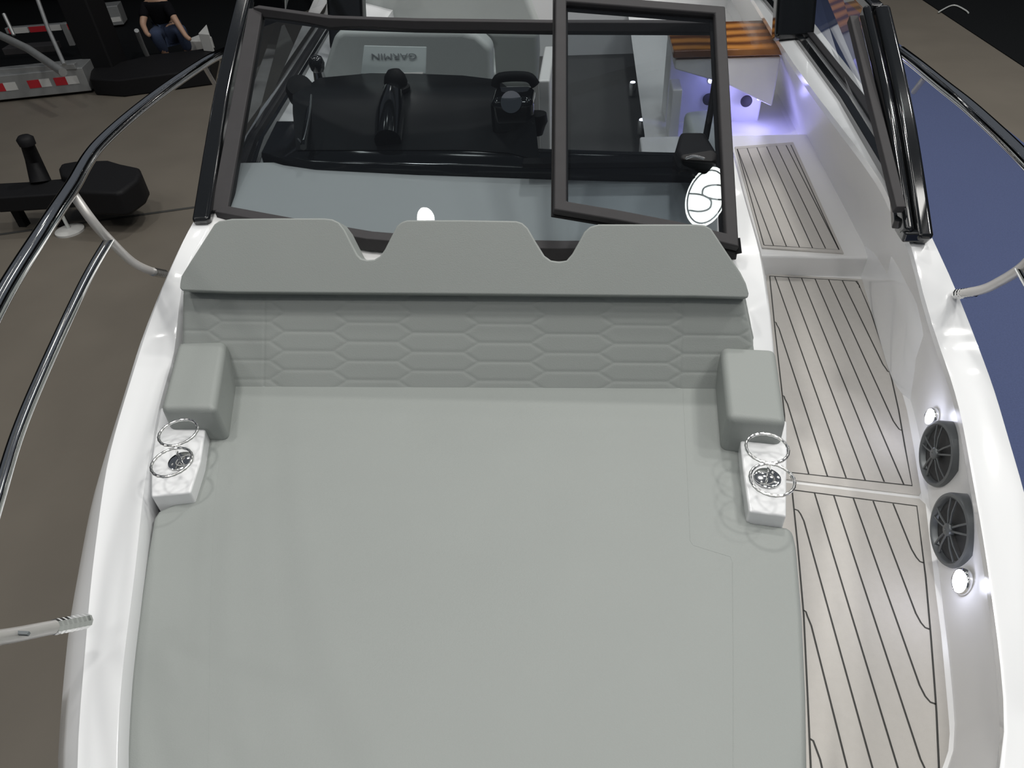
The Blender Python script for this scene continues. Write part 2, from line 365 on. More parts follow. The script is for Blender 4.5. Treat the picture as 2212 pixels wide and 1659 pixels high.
# aft step: riser, raised foam
sa = XY([(1650, 541), (1822, 553), (1875, 566)], ZA)
m = MB()
yr = sa[0][1]
top = [np.array((.30, yr - .03, ZA)), np.array((1.235, yr - .06, ZA)), np.array((1.25, 4.15, ZA)), np.array((.30, 4.15, ZA))]
m.prism(top, setz(top, ZS - .03)); m.build('step', 'gelin', boat, bevel=.012)
ao = XY([(1646, 536), (1822, 548), (1713, 308), (1587, 318), (1560, 318)], ZA + .004)
ab = XY([(1650, 531), (1812, 541), (1708, 314), (1592, 323)], ZA + .004)
xl2 = [P(x, y, z=ZA)[0] for x, y in ((1670, 533), (1703, 536), (1724, 535), (1757, 538), (1782, 539))]
decking('foam_panel', [ao[0], ao[1], ao[2], ao[3]], ab, [xl2[0] + (xl2[4] - xl2[0]) / 4 * k for k in range(-3, 7)], ZA + .001, boat, 0)
# lounge base and console
Rb = lambda pts, z: [P(x, y, z=z) for x, y in pts]
lb = [(-1.30, 1.80), (-1.2, 1.2), (-.93, .55), (-.70, .05), (-.42, -.30), (.12, -.30), (.33, .05), (.44, .6), (.49, 1.05), (.50, 1.85), (.50, 2.45), (-1.3, 2.45)]
m = MB().prism([np.array((x, y, 1.80)) for x, y in lb], [np.array((x, y, 1.40)) for x, y in lb]); m.build('lounge_base', 'gelin', boat, bevel=.01)
# console top deck
co = [P(x, y, z=z) for x, y, z in ((1587, 325, 2.2), (1612, 420, 2.17), (1646, 535, 2.13), (1657, 595, 2.11), (1668, 677, 2.05), (1676, 765, 1.98))]
ye_ = [p[1] for p in co]
YK = np.linspace(min(ye_), max(ye_), 18)
kc = curve_y(co, YK, 1)
kin = [np.array((p[0] - .14, p[1], p[2])) for p in kc]
kbot = [np.array((p[0] + .005, p[1], ZS)) for p in kc]
m = MB().loft([kin, [p + np.array((-.012, 0, .003)) for p in kc], [p + np.array((-.002, 0, -.01)) for p in kc], kbot]); m.build('console_side', 'gel', boat)
zt = lambda y: float(np.interp(y, [1.8, 2.0, 2.15, 2.45, 2.7], [2.09, 2.115, 2.155, 2.225, 2.25]))
m = MB(); rws = []
for y in (1.80, 1.84, 1.9, 1.97, 2.05, 2.15, 2.3, 2.4, 2.5):
    xr = float(np.interp(y, YK, [p[0] for p in kc])) - .12
    xlft = float(np.interp(y, YS, [p[0] for p in rL['inn']])) + (.07 if y < 1.95 else -.01)
    rws.append([np.array((xlft + (xr - xlft) * t, y, zt(y))) for t in np.linspace(0, 1, 12)])
m.loft(rws); m.loft([rws[0], setz(rws[0], 1.8)]); m.build('console_deck', 'gelin', boat)

# cup holder pedestals (part of the moulding)
def pedestal(pts, parent):
    top = [P(x, y, z=1.94) for x, y in pts]
    return MB().prism(top, setz(top, 1.72)).build('cup_holder_shelf', 'gel', parent, bevel=.006)
PR = [(1600, 905), (1700, 908), (1699, 1115), (1618, 1104), (1606, 1019), (1600, 964)]
PL = [(352, 880), (450, 880), (445, 917), (433, 995), (411, 1064), (336, 1071), (334, 1000)]
pedestal(PR, boat); pedestal([(346, 880), (450, 880), (445, 917), (433, 995), (411, 1064), (326, 1072), (326, 1000), (334, 940)], boat)

# cockpit behind
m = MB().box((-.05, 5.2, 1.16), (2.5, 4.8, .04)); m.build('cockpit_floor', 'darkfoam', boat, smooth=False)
# port coaming inner liner behind the windshield
m = MB().loft([[np.array((p[0], p[1], p[2])) for p in rL['inn'] if p[1] > 2.2], [np.array((p[0] + .22, p[1], p[2] - .06)) for p in rL['inn'] if p[1] > 2.2], [np.array((p[0] + .26, p[1], 1.2)) for p in rL['inn'] if p[1] > 2.2]])
m.build('port_side_deck', 'gel', boat)

# ================================================================== cushions
seam_w = .003
cp = [(505, 792), (1556, 812), (1562, 870), (1568, 951), (1599, 962), (1604, 1019), (1614, 1106), (1626, 1126), (1700, 1136), (1714, 1142), (1722, 1180), (1735, 1330), (1743, 1500), (1746, 1659), (1748, 1900), (1720, 2300),
      (255, 2300), (256, 1900), (264, 1659), (266, 1620), (278, 1450), (303, 1275), (330, 1118), (340, 1102), (416, 1066), (436, 995), (447, 917), (489, 903), (498, 850)]
top = [P(x, y, z=ZC) for x, y in cp]
pad = thing('sun_pad', 'large flat grey vinyl sun pad covering the bow lounge', 'cushion', (-.35, .9, 1.81))
m = MB().prism(top, [np.array((p[0], p[1], 1.80)) for p in top]); m.build('cushion_body', 'vinyl', pad, bevel=.022, seg=4, angle=50)
def seam(name, pts, z, parent, r=.0016):
    MB().tube([P(x, y, z=z) for x, y in pts], r, 6).build(name, 'vinyl', parent)
seam('seam', [(1474, 816), (1478, 900), (1486, 1050), (1491, 1168), (1497, 1178), (1578, 1203), (1582, 1215), (1584, 1400), (1584, 1700)], ZC - .0010, pad)
seam('seam', [(515, 900), (478, 960), (462, 1100), (455, 1300), (448, 1700)], ZC - .0011, pad)
# quilted backrest
def quilted(name, BL, BR, TL, TR, parent, nu=420, nv=96, pitch=.2025, per=.061):
    BL, BR, TL, TR = map(lambda p: np.array(p, float), (BL, BR, TL, TR))
    n = np.cross(BR - BL, TL - BL); n /= np.linalg.norm(n)
    if n[1] > 0: n = -n
    rws = []
    x0 = P(1090, 770, z=1.97)[0]
    hgt = np.linalg.norm(TL - BL)
    for j in range(nv + 1):
        v = j / nv; row = []
        for i in range(nu + 1):
            u = i / nu; p = (BL * (1 - u) + BR * u) * (1 - v) + (TL * (1 - u) + TR * u) * v
            s = (p[0] - x0) / pitch; c = math.floor(s + .5); us = s - c   # -.5..+.5 within a column
            t = v * hgt / per; par = .5 * (c % 2)
            e = abs(us) - .39
            if e <= 0:
                dd = abs((t - par + .5) % 1 - .5) * per
            else:
                sh = e / .11 * .25
                dd = min(abs((t - par - sh + .5) % 1 - .5), abs((t - par + sh + .5) % 1 - .5)) * per * .8
            h = .0009 * (1 - math.exp(-(dd / .006) ** 2)) + .0007 * (1 - math.exp(-(dd / .0018) ** 2))
            for sxp in (P(574, 720, z=2.02)[0], P(1472, 740, z=2.02)[0]):
                h -= .002 * math.exp(-((p[0] - sxp) / .003) ** 2)
            edge = min(u, 1 - u) * 1.75; h -= .03 * math.exp(-(edge / .012) ** 2)
            row.append(p + n * h)
        rws.append(row)
    back = [[p - n * .07 for p in (rws[0][0], rws[0][-1])], [p - n * .07 for p in (rws[-1][0], rws[-1][-1])]]
    m = MB().loft(rws)
    a, b, c, d = rws[0][0], rws[0][-1], rws[-1][-1], rws[-1][0]
    ia, ib, ic, id_ = 0, nu, (nv + 1) * (nu + 1) - 1, nv * (nu + 1)
    k = len(m.v); m.v += [a - n * .08, b - n * .08, c - n * .08, d - n * .08]
    m.f += [tuple(range(0, nu + 1))[::-1] + (k, k + 1), tuple(range(id_, ic + 1)) + (k + 2, k + 3), tuple(j * (nu + 1) for j in range(nv + 1)) + (k + 3, k), tuple(j * (nu + 1) + nu for j in range(nv, -1, -1)) + (k + 1, k + 2), (k, k + 1, k + 2, k + 3)]
    return m.build(name, 'vinyl', parent)
br = thing('lounge_backrest', 'grey backrest with hexagon quilting between the head cushion and sun pad', 'cushion', (-.35, 1.7, 1.85))
TLp, TRp = P(386, 618, z=2.135), P(1614, 632, z=2.135)
BLp, BRp = P(383, 760, z=1.98), P(1676, 770, z=1.98)
yb = (BLp[1] + BRp[1]) / 2; ytt = (TLp[1] + TRp[1]) / 2
dz = (ytt - yb) / (2.135 - 1.98)
def ext(p, q, z): t = (z - p[2]) / (q[2] - p[2]); return p + (q - p) * t
quilted('quilted_pad', ext(BLp, TLp, 1.87), np.array((BRp[0] - .012, ext(BRp, TRp, 1.87)[1], 1.87)), TLp, TRp, br)
# head cushion with three lobes
hp = [(388, 612), (391, 596), (402, 578), (462, 484), (472, 477), (500, 472), (600, 471), (700, 471), (717, 473), (732, 480), (745, 497), (758, 523), (772, 550), (780, 558), (793, 561), (808, 560), (820, 553), (831, 538),
      (845, 510), (857, 487), (867, 479), (880, 475), (1000, 475), (1115, 477), (1128, 481), (1140, 492), (1158, 523), (1176, 552), (1190, 562), (1208, 565), (1224, 562), (1236, 548), (1250, 523), (1262, 500), (1275, 489), (1293, 484),
      (1400, 484), (1505, 484), (1523, 486), (1537, 494), (1572, 547), (1600, 588), (1612, 612), (1618, 634), (1616, 644), (1500, 641), (1000, 636), (500, 632), (392, 628), (387, 622)]
p0 = P(1000, 637, z=2.148); nrm = np.array((0, -.78, .63)); nrm /= np.linalg.norm(nrm)
hc = thing('head_cushion', 'smooth grey head cushion with three raised lobes along the lounge top', 'cushion', (-.35, 1.82, 2.12))
ft = [PP(x, y, p0, nrm) for x, y in hp]
m = MB().prism(ft, [p - nrm * .075 for p in ft]); m.build('cushion_body', 'vinyl', hc, bevel=.024, seg=5, angle=40)
# armrest bolsters
def bolster(pts, label):
    top = [P(x, y, z=2.02) for x, y in pts]; c = sum(top) / 4
    t = thing('armrest_bolster', label, 'cushion', (c[0], c[1], 1.88), 'armrest bolsters of the bow lounge')
    m = MB().prism([c + (p - c) * 1.0 for p in top], setz([c + (p - c) * 1.03 for p in top], 1.885)); m.build('bolster_body', 'vinyl', t, bevel=.02, seg=4)
bolster([(383, 737), (487, 734), (464, 882), (344, 882)], 'grey box armrest at the left end of the bow lounge')
bolster([(1557, 746), (1676, 752), (1700, 912), (1572, 900)], 'grey box armrest at the right end of the bow lounge, beside the walkway')

# ================================================================== ring cup holders
def ring_pts(c, r, n=40, ax=(0, 0, 1), ph=0):
    ax = np.array(ax, float); ax /= np.linalg.norm(ax); u = np.cross(ax, (0, 1.0, 0)); u /= np.linalg.norm(u); w = np.cross(ax, u)
    return [np.array(c) + r * (math.cos(2 * math.pi * k / n + ph) * u + math.sin(2 * math.pi * k / n + ph) * w) for k in range(n)]
def cup_holder(base, r1, r2, label):
    b = P(*base, z=1.943); t = thing('cup_holder', label, 'cup holder', b, 'ring cup holders of the bow lounge')
    bp = MB().lathe(b, (0, 0, 1), [(.033, 0), (.033, .002), (.028, .004), (.001, .0045)], 32).build('base_plate', 'chrome', t)
    for k in range(4):
        a = math.radians(45 + 90 * k); q = b + np.array((math.cos(a) * .023, math.sin(a) * .023, .004))
        MB().lathe(q, (0, 0, 1), [(.0035, 0), (.003, .0015), (.0005, .002)], 10).build('screw', 'satin', bp)
    ca, cb = P(*r1, z=2.0), P(*r2, z=2.0)
    MB().tube([b + np.array((0, 0, .003)), b + np.array((0, 0, .03)), (ca + cb) / 2 + np.array((0, 0, -.012)), (ca + cb) / 2], .004, 8).build('stem', 'chrome', t)
    for c in (ca, cb):
        n = 44; pts = ring_pts(c, .0505, n)
        MB().tube(pts, [.0042 if k % 2 else .0034 for k in range(n)], 10, closed=True).build('ring', 'satin', t, smooth=False)
cup_holder((391, 996), (385, 934), (371, 998), 'steel double ring cup holder on the left shelf beside the gunwale')
cup_holder((1657, 1033), (1657, 968), (1668, 1036), 'steel double ring cup holder on the right shelf, its ring overhanging the walkway')

# ================================================================== speakers and courtesy lights
def speaker(px, py, label):
    q, n = wall_point(px, py)
    n = np.array((-.97, .02, .06)); n /= np.linalg.norm(n)
    q = q + n * .026
    t = thing('wall_speaker', label, 'speaker', q, 'round speakers on the inner wall')
    Rr = .100
    MB().lathe(q - n * .045, n, [(Rr * .9, 0), (Rr, .01), (Rr, .048), (Rr * .97, .055), (Rr * .9, .057), (Rr * .84, .052), (Rr * .82, .036), (Rr * .8, .034)], 48).build('housing', 'spk', t)
    f0 = q + n * .0
    MB().lathe(f0 - n * .012, n, [(Rr * .83, .008), (Rr * .7, .009), (Rr * .55, .0), (Rr * .25, -.012), (Rr * .2, .0), (.001, .006)], 40).build('cone', 'cone', t)
    u = np.cross(n, (0, 0, 1.0)); u /= np.linalg.norm(u); w = np.cross(n, u)
    MB().lathe(f0 + n * .010, n, [(.018, -.006), (.018, .004), (.014, .008), (.004, .009), (.001, .005)], 24).build('hub', 'spk', t)
    g = MB()
    for k in range(5):
        for s in (-1, 1):
            a = 2 * math.pi * k / 5 + .3; a1 = a + s * .10; a2 = a + s * .17
            pa = f0 + n * .010 + (math.cos(a) * u + math.sin(a) * w) * .012 + (math.cos(a + s * 1.57) * u + math.sin(a + s * 1.57) * w) * .004
            pb = f0 + n * .006 + (math.cos(a2) * u + math.sin(a2) * w) * Rr * .86
            g.tube([pa, (pa + pb) / 2 + n * .003, pb], .003, 6)
    g.build('grille', 'spk', t)
speaker(2047, 982, 'round grey spoked speaker on the inner wall, the one nearer the windshield')
speaker(2079, 1147, 'round grey spoked speaker on the inner wall, the one nearer the bow')
def courtesy(px, py, rr, label):
    q, n = wall_point(px, py); n = np.array((-.95, 0, .22)); n /= np.linalg.norm(n); q = q + n * .012
    t = thing('courtesy_light', label, 'light', q, 'white courtesy lights on the inner wall')
    MB().lathe(q - n * .01, n, [(rr, 0), (rr, .012), (rr * .86, .016), (rr * .8, .012)], 28).build('bezel', 'chrome', t)
    MB().lathe(q - n * .002, n, [(rr * .8, 0), (rr * .78, .006), (rr * .4, .009), (.001, .010)], 28).build('lens', 'led', t)
    l = bpy.data.lights.new('courtesy_bulb', 'POINT'); l.energy = .25; l.color = (.78, .8, 1); l.shadow_soft_size = .02
    lo = bpy.data.objects.new('courtesy_bulb', l); COL.objects.link(lo); lo.location = tuple(q + n * .05)
courtesy(2019, 902, .030, 'lit white courtesy light on the inner wall, above the speaker nearer the windshield')
courtesy(2086, 1258, .034, 'lit white courtesy light on the inner wall, below the speaker nearer the bow')

# ================================================================== windshield
ws = thing('windshield', 'smoked glass windshield in dark frame with black corner posts', 'windshield', (YC, 2.0, 2.15))
Bp = [(478, 462, 2.165), (620, 489, 2.17), (800, 520, 2.155), (1000, 537, 2.145), (1210, 541, 2.14), (1590, 541, 2.14)]
Tp = [(556, 26, 2.61), (717, 49, 2.60), (900, 55, 2.585), (1050, 57, 2.575), (1187, 59, 2.57), (1562, 60, 2.57)]
B3 = [P(x, y, z=z) for x, y, z in Bp]; T3 = [P(x, y, z=z) for x, y, z in Tp]
nout = np.array((0, -.85, .5))
def frame_bar(pts, name, w, h, mt, parent, bevel=.004):
    return MB().tube(pts, 0, 4, square=(w, h)).build(name, mt, parent, bevel=bevel)
frame_bar(B3, 'bottom_frame', .05, .045, 'char', ws)
frame_bar(T3, 'top_frame', .035, .045, 'char', ws)
frame_bar([B3[0], T3[0]], 'side_frame', .06, .04, 'char', ws)
pane_r = P(1549, 541, z=2.14); pane_t = P(1549, 60, z=2.57)
Bg = B3[:5] + [pane_r]; Tg = T3[:5] + [pane_t]
Bf = spline(B3[:5], 6) + [B3[4] + (pane_r - B3[4]) * t for t in (.2, .4, .6, .8, 1)]
Tf = spline(T3[:5], 6) + [T3[4] + (pane_t - T3[4]) * t for t in (.2, .4, .6, .8, 1)]
def zsm(pts):
    pts = [p.copy() for p in pts]
    for _ in range(3): pts = [pts[0]] + [(a + 2 * b + c) / 4 for a, b, c in zip(pts[:-2], pts[1:-1], pts[2:])] + [pts[-1]]
    return pts
Bf, Tf = zsm(Bf), zsm(Tf)
MB().loft([[b + (t - b) * k / 8 for b, t in zip(Bf, Tf)] for k in range(9)]).build('pane', 'glass', ws, smooth=True)
# corner posts
def post(a, b, name, w=.075, h=.055):
    a = np.array(a); b = np.array(b); mid = (a + b) / 2 + np.array((0, -.02, .015))
    pts = spline([a, mid, b], 8)
    return MB().tube(pts, 0, 4, square=(w, h)).build(name, 'black', ws, bevel=.014)
La, Lb = P(438, 486, z=2.155), P(532, -6, z=2.62)
Ra, Rb_ = P(1984, 522, z=2.155), P(1893, 22, z=2.62)
post(La, Lb, 'corner_post', .062); 
post(Ra + np.array((.012, 0, 0)), Rb_ + np.array((.012, 0, 0)), 'corner_post', .05)
post(Ra + np.array((-.035, .01, .02)), Rb_ + np.array((-.035, .01, 0)), 'corner_post', .03, .05)
frame_bar([Ra + np.array((-.072, .03, .09)), Rb_ + np.array((-.066, .02, -.03))], 'side_frame', .03, .03, 'char', ws)
MB().box(P(1968, 500, z=2.17), (.07, .08, .035)).build('post_foot', 'black', ws, bevel=.008)
# starboard side glass
S0 = P(1935, 400, z=2.185); S1 = P(1823, 215, z=2.185); S2 = P(1722, 78, z=2.185); S3 = P(1640, -20, z=2.185)
frame_bar([Ra + np.array((-.05, .05, .03)), S0, S1, S2, S3], 'side_sill', .035, .03, 'black', ws)
frame_bar([p + np.array((.05, 0, .02)) for p in (S0, S1, S2, S3)], 'side_sill', .035, .02, 'char', ws)
Tr = Rb_ + np.array((.03, 2.6, .06))
frame_bar([Rb_, Rb_ + (Tr - Rb_) * .5, Tr], 'top_rail', .045, .04, 'black', ws, .01)
sb = [Ra + np.array((0, .05, .03)), S0 + np.array((.03, 0, 0)), S1 + np.array((.03, 0, 0)), S2 + np.array((.03, 0, 0)), S3 + np.array((.03, 0, 0))]
st = [Rb_ + (Tr - Rb_) * t for t in (0, .25, .5, .75, 1)]
MB().loft([sb, st]).build('pane', 'glass2', ws, smooth=False)
# port side glass
p0s, p1s, p2s = P(500, 420, z=2.18), P(545, 300, z=2.185), P(690, 72, z=2.185)
p3s = P(745, -10, z=2.185)
frame_bar([p0s, p1s, p2s, p3s], 'side_sill', .04, .03, 'char', ws)
frame_bar([p + np.array((.045, 0, -.005)) for p in (p0s, p1s, p2s, p3s)], 'side_sill', .02, .03, 'black', ws)
Tl = Lb + np.array((-.02, 2.6, .06))
frame_bar([Lb, Lb + (Tl - Lb) * .5, Tl], 'top_rail', .045, .04, 'black', ws, .01)
MB().loft([[La, p1s, p2s, p3s], [Lb, Lb + (Tl - Lb) * .3, Lb + (Tl - Lb) * .7, Tl]]).build('pane', 'glass3', ws, smooth=False)
# the walk-through door, swung open over the windshield
dr = thing('windshield_door', 'framed smoked glass walk-through door swung open over the windshield', 'door', P(1590, 540, z=2.15))
dBR, dTR = P(1583, 528, z=2.19), P(1556, 26, z=2.635)
dBL = P(1205, 452, Y=1.965)
nrm_d = np.cross(dTR - dBR, dBL - dBR); nrm_d /= np.linalg.norm(nrm_d)
dTL = PP(1207, -2, dBR, nrm_d)
if nrm_d[1] > 0: nrm_d = -nrm_d
dbm = PP(1330, 473, dBR, nrm_d); dbm2 = PP(1460, 498, dBR, nrm_d)
loop = [dBR, dTR, dTL, dBL, dbm, dbm2]
def flatframe(loop, w, th, n, name, mt, parent, bevel=.004):
    """closed picture-frame: outer loop and an inset loop, extruded by th along n"""
    N = len(loop); ins = []
    c = sum(loop) / N
    for i in range(N):
        p, a, b = loop[i], loop[i - 1], loop[(i + 1) % N]
        e1 = (p - a) / np.linalg.norm(p - a); e2 = (b - p) / np.linalg.norm(b - p)
        n1 = np.cross(n, e1); n2 = np.cross(n, e2)
        if np.dot(n1, c - p) < 0: n1 = -n1
        if np.dot(n2, c - p) < 0: n2 = -n2
        bis = n1 + n2; bis = bis / (1 + np.dot(n1, n2)); ins.append((p - bis * w * .35, p + bis * w * .65))
    rows = []
    for p, q in ins: rows.append([p + n * th / 2, q + n * th / 2, q - n * th / 2, p - n * th / 2])
    rows.append(rows[0])
    return MB().loft(rows, True).build(name, mt, parent, bevel=bevel), [q for p, q in ins]
fr, inner = flatframe(loop, .038, .03, nrm_d, 'door_frame', 'char', dr, .006)
flatframe([p - nrm_d * .017 for p in loop], .052, .006, nrm_d, 'rubber_seal', 'matblack', dr, .001)
MB().add([p for p in loop], [tuple(range(len(loop)))]).build('pane', 'glass2', dr, smooth=False)
MB().tube([P(1594, 548, z=2.16), P(1590, 515, z=2.2)], .012, 10).build('hinge', 'matblack', dr)
MB().tube([P(1549, 145, z=2.50), P(1536, 235, z=2.40), P(1524, 300, z=2.33)], .011, 8).build('gas_strut', 'matblack', dr)

# ================================================================== dashboard and cockpit
db = thing('dashboard', 'black glossy helm dashboard behind the windshield', 'dashboard', (-.35, 2.6, 2.2))
zf = 2.245
fe = [P(x, y, z=zf) for x, y in ((565, 338), (610, 347), (680, 354), (900, 361), (1190, 366), (1350, 368), (1540, 369))]
XFL, XFR = fe[0][0], fe[-1][0]
rE = [P(x, y, z=2.26) for x, y in ((598, 262), (640, 262), (700, 268), (900, 312), (1190, 322), (1350, 327), (1480, 330))]
MB().loft([[p + np.array((0, 0, -.06)) for p in fe], fe, [p + np.array((0, .01, .012)) for p in fe], rE, [p + np.array((0, 0, -.95)) for p in rE]]).build('dash_panel', 'black', db)
# binnacle hood
hx = [(640, 262), (700, 262), (800, 262), (900, 262), (1000, 262), (1100, 268), (1165, 285)]
h0 = [P(x, y + 62, z=2.262) for x, y in hx]
h1 = [P(x, y, z=2.36) for x, y in ((632, 205), (690, 168), (800, 158), (900, 159), (1000, 163), (1075, 172), (1152, 232))]
h2 = [p + np.array((0, .06, -.03)) for p in h1]; h3 = [p + np.array((0, .1, -.3)) for p in h1]
h05 = [a * .45 + b * .55 + np.array((0, 0, .022)) for a, b in zip(h0, h1)]
MB().loft([h0, h05, h1, h2, h3]).build('binnacle_hood', 'satinblack', db)
MB().tube([p for p in ([P(655, 318, z=2.30), P(668, 235, z=2.33)])], .012, 8).build('grab_rail', 'black', db)
MB().tube(spline([P(672, 205, z=2.40), P(668, 250, z=2.36), P(655, 305, z=2.31), P(643, 300, z=2.31)], 5), .004, 6).build('trim_bead', 'satin', db)
MB().tube([P(838, 305, z=2.285), P(843, 250, z=2.325), P(850, 195, z=2.355)], [.05, .055, .04], 24).build('screen_ridge', 'black', db)
MB().box(P(1300, 350, z=2.27), (.55, .05, .02)).build('dash_lip', 'matblack', db, bevel=.006)
# compass on the hood
cpt = P(853, 166, z=2.40)
t = thing('compass', 'small round black compass on top of the helm dashboard', 'compass', cpt)
MB().lathe(cpt + np.array((0, 0, -.04)), (0, 0, 1), [(.045, 0), (.048, .02), (.042, .045), (.025, .066), (.001, .072)], 28).build('dome', 'matblack', t)
MB().lathe(cpt + np.array((0, 0, -.05)), (0, 0, 1), [(.055, 0), (.055, .012), (.045, .02)], 28).build('compass_base', 'matblack', t)
# knob left of the hood
kb = P(645, 178, z=2.36)
t = thing('spotlight', 'black swivel spotlight at the left end of the dashboard', 'spotlight', kb)
MB().lathe(kb + np.array((0, 0, -.06)), (.2, -.5, .7), [(.03, -.02), (.055, 0), (.06, .05), (.05, .08), (.001, .085)], 28).build('spotlight_head', 'matblack', t)
MB().lathe(kb + np.array((0, 0, -.13)), (0, 0, 1), [(.04, 0), (.035, .04), (.02, .07)], 20).build('swivel_base', 'matblack', t)
kb = P(684, 137, z=2.36)
t = thing('horn', 'small dark ball with chrome glint on the white side deck left of the helm seat', 'horn', kb)
MB().lathe(kb, (0, 0, 1), [(.02, -.04), (.03, -.025), (.036, 0), (.028, .026), (.012, .035), (.001, .037)], 24).build('ball', 'black', t)
MB().lathe(kb, (0, 0, 1), [(.028, -.08), (.024, -.035)], 20).build('ball_stem', 'chrome', t)
# throttle
tq = P(1108, 195, z=2.42)
t = thing('throttle_control', 'black throttle control with a chrome band at the right end of the helm', 'throttle', tq)
MB().box(tq + np.array((0, .0, -.08)), (.16, .16, .15)).build('housing', 'black', t, bevel=.03)
MB().lathe(tq + np.array((0, -.07, -.02)), (0, -1, .5), [(.04, 0), (.038, .015), (.001, .018)], 24).build('dial', 'chrome', t)
MB().tube(spline([tq + np.array((-.07, .05, 0)), tq + np.array((-.05, .05, .03)), tq + np.array((.05, .05, .03)), tq + np.array((.08, .05, 0))], 5), .018, 10).build('lever', 'matblack', t)
tq = P(1160, 245, z=2.33)
t = thing('control_knob', 'small black knob beside the throttle at the right end of the hood', 'knob', tq)
MB().lathe(tq + np.array((0, 0, -.05)), (0, 0, 1), [(.02, -.03), (.03, 0), (.04, .02), (.036, .05), (.001, .056)], 20).build('knob_body', 'matblack', t)
# black passenger housing seen through the door
tq = P(1502, 318, z=2.31)
t = thing('radio_handset', 'black handset housing at the right end of the dashboard behind the door glass', 'radio', tq)
MB().prism([P(x, y, z=2.36) for x, y in ((1470, 285), (1522, 285), (1548, 330), (1545, 350), (1470, 345), (1460, 322))], [P(x, y, z=2.25) for x, y in ((1462, 322), (1528, 322), (1556, 358), (1552, 372), (1462, 372), (1450, 350))]).build('handset_body', 'matblack', t, bevel=.015)
MB().tube(spline([P(1482, 342, z=2.372), P(1500, 337, z=2.373), P(1522, 343, z=2.372)], 5), .004, 6).build('label_strip', 'satin', t)
# placard standing on the hood, lettering upside down as in the photo
YP = h1[3][1] + .03
pc = [P(x, y, Y=YP + dyy) for x, y, dyy in ((779, 160, 0), (919, 160, 0), (921, 101, .04), (786, 98, .04))]
t = thing('name_placard', 'pale folded placard reading GARMIN upside down, standing at the helm', 'placard', (pc[0] + pc[1]) / 2)
nn = np.cross(pc[1] - pc[0], pc[3] - pc[0]); nn /= np.linalg.norm(nn)
if nn[1] > 0: nn = -nn
MB().prism(pc, [p - nn * .012 for p in pc]).build('panel', 'placard', t, bevel=.003)
MB().box((pc[0] + pc[1]) / 2 + np.array((0, -.01, -.006)), (np.linalg.norm(pc[1] - pc[0]) * .94, .05, .02)).build('base_strip', 'plate', t, bevel=.003)
tx = bpy.data.curves.new('lettering', 'FONT'); tx.body = 'GARMIN'; tx.align_x = 'CENTER'; tx.align_y = 'CENTER'; tx.extrude = .001
tx.materials.append(M['ink'])
to = bpy.data.objects.new('lettering', tx); COL.objects.link(to); to.parent = t
cen = PP(851, 121, pc[0], nn) + nn * .003
wid = np.linalg.norm(PP(900, 121, pc[0], nn) - PP(802, 121, pc[0], nn)); tx.size = wid / 3.75; 
ux = (pc[0] - pc[1]) / np.linalg.norm(pc[1] - pc[0]); uy = -np.cross(nn, -ux); uy = np.cross(nn, ux)
Mx = Matrix(((ux[0], uy[0], nn[0], 0), (ux[1], uy[1], nn[1], 0), (ux[2], uy[2], nn[2], 0), (0, 0, 0, 1)))
tm = bpy.data.meshes.new_from_object(to)
for v_ in tm.vertices: v_.co.y *= .6
tm.materials.clear(); tm.materials.append(M['ink']); bpy.data.objects.remove(to)
to = bpy.data.objects.new('lettering', tm); COL.objects.link(to); to.parent = t
to.matrix_local = Matrix.Translation(tuple(cen - np.array(t.location))) @ Mx
# seats
def slabseat(name, px, Y, thick, label, bottom=1.75, mt='seat', parts=True):
    f = [P(x, y, Y=Y) for x, y in px]; c = sum(f) / len(f)
    t = thing(name, label, 'seat', (c[0], c[1], 1.18))
    MB().prism(f, [p + np.array((0, thick, 0)) for p in f]).build('backrest', mt, t, bevel=.03, seg=4)
    xa, xb = min(p[0] for p in f), max(p[0] for p in f)
    MB().box(((xa + xb) / 2, Y - .22, bottom), (xb - xa - .04, .42, .14)).build('seat', mt, t, bevel=.03, seg=4)
    MB().box(((xa + xb) / 2, Y - .1, (bottom + 1.18) / 2 - .03), ((xb - xa) * .6, .35, bottom - 1.18 - .08)).build('pedestal', 'gelin', t, bevel=.02)
    return t
slabseat('helm_seat', [(690, 175), (1062, 190), (1061, 103), (1030, 74), (1000, 67), (740, 66), (722, 74)], 3.55, .14, 'wide pale grey helm seat facing the black dashboard')
slabseat('companion_seat', [(1072, 190), (1160, 190), (1164, 120), (1162, 70), (1040, 66), (1066, 100)], 3.95, .14, 'darker grey companion seat beside the helm seat', mt='vinyl')
slabseat('aft_lounge_seat', [(765, 48), (1165, 66), (1140, 0), (1125, -30), (778, -30)], 5.3, .2, 'large pale grey aft lounge seen above the windshield frame')
m = MB().prism([P(x, y, Y=5.2) for x, y in ((733, 40), (757, 45), (780, -30), (755, -30))], [P(x, y, Y=5.3) for x, y in ((733, 40), (757, 45), (780, -30), (755, -30))]); m.build('cockpit_trim', 'gel', boat)
# white cockpit partition right of the helm (seen between helm and door)
MB().box((P(1180, 200, Y=3.3)[0], 3.4, 1.75), (.05, .5, 1.1)).build('cockpit_partition', 'gelin', boat, bevel=.01)
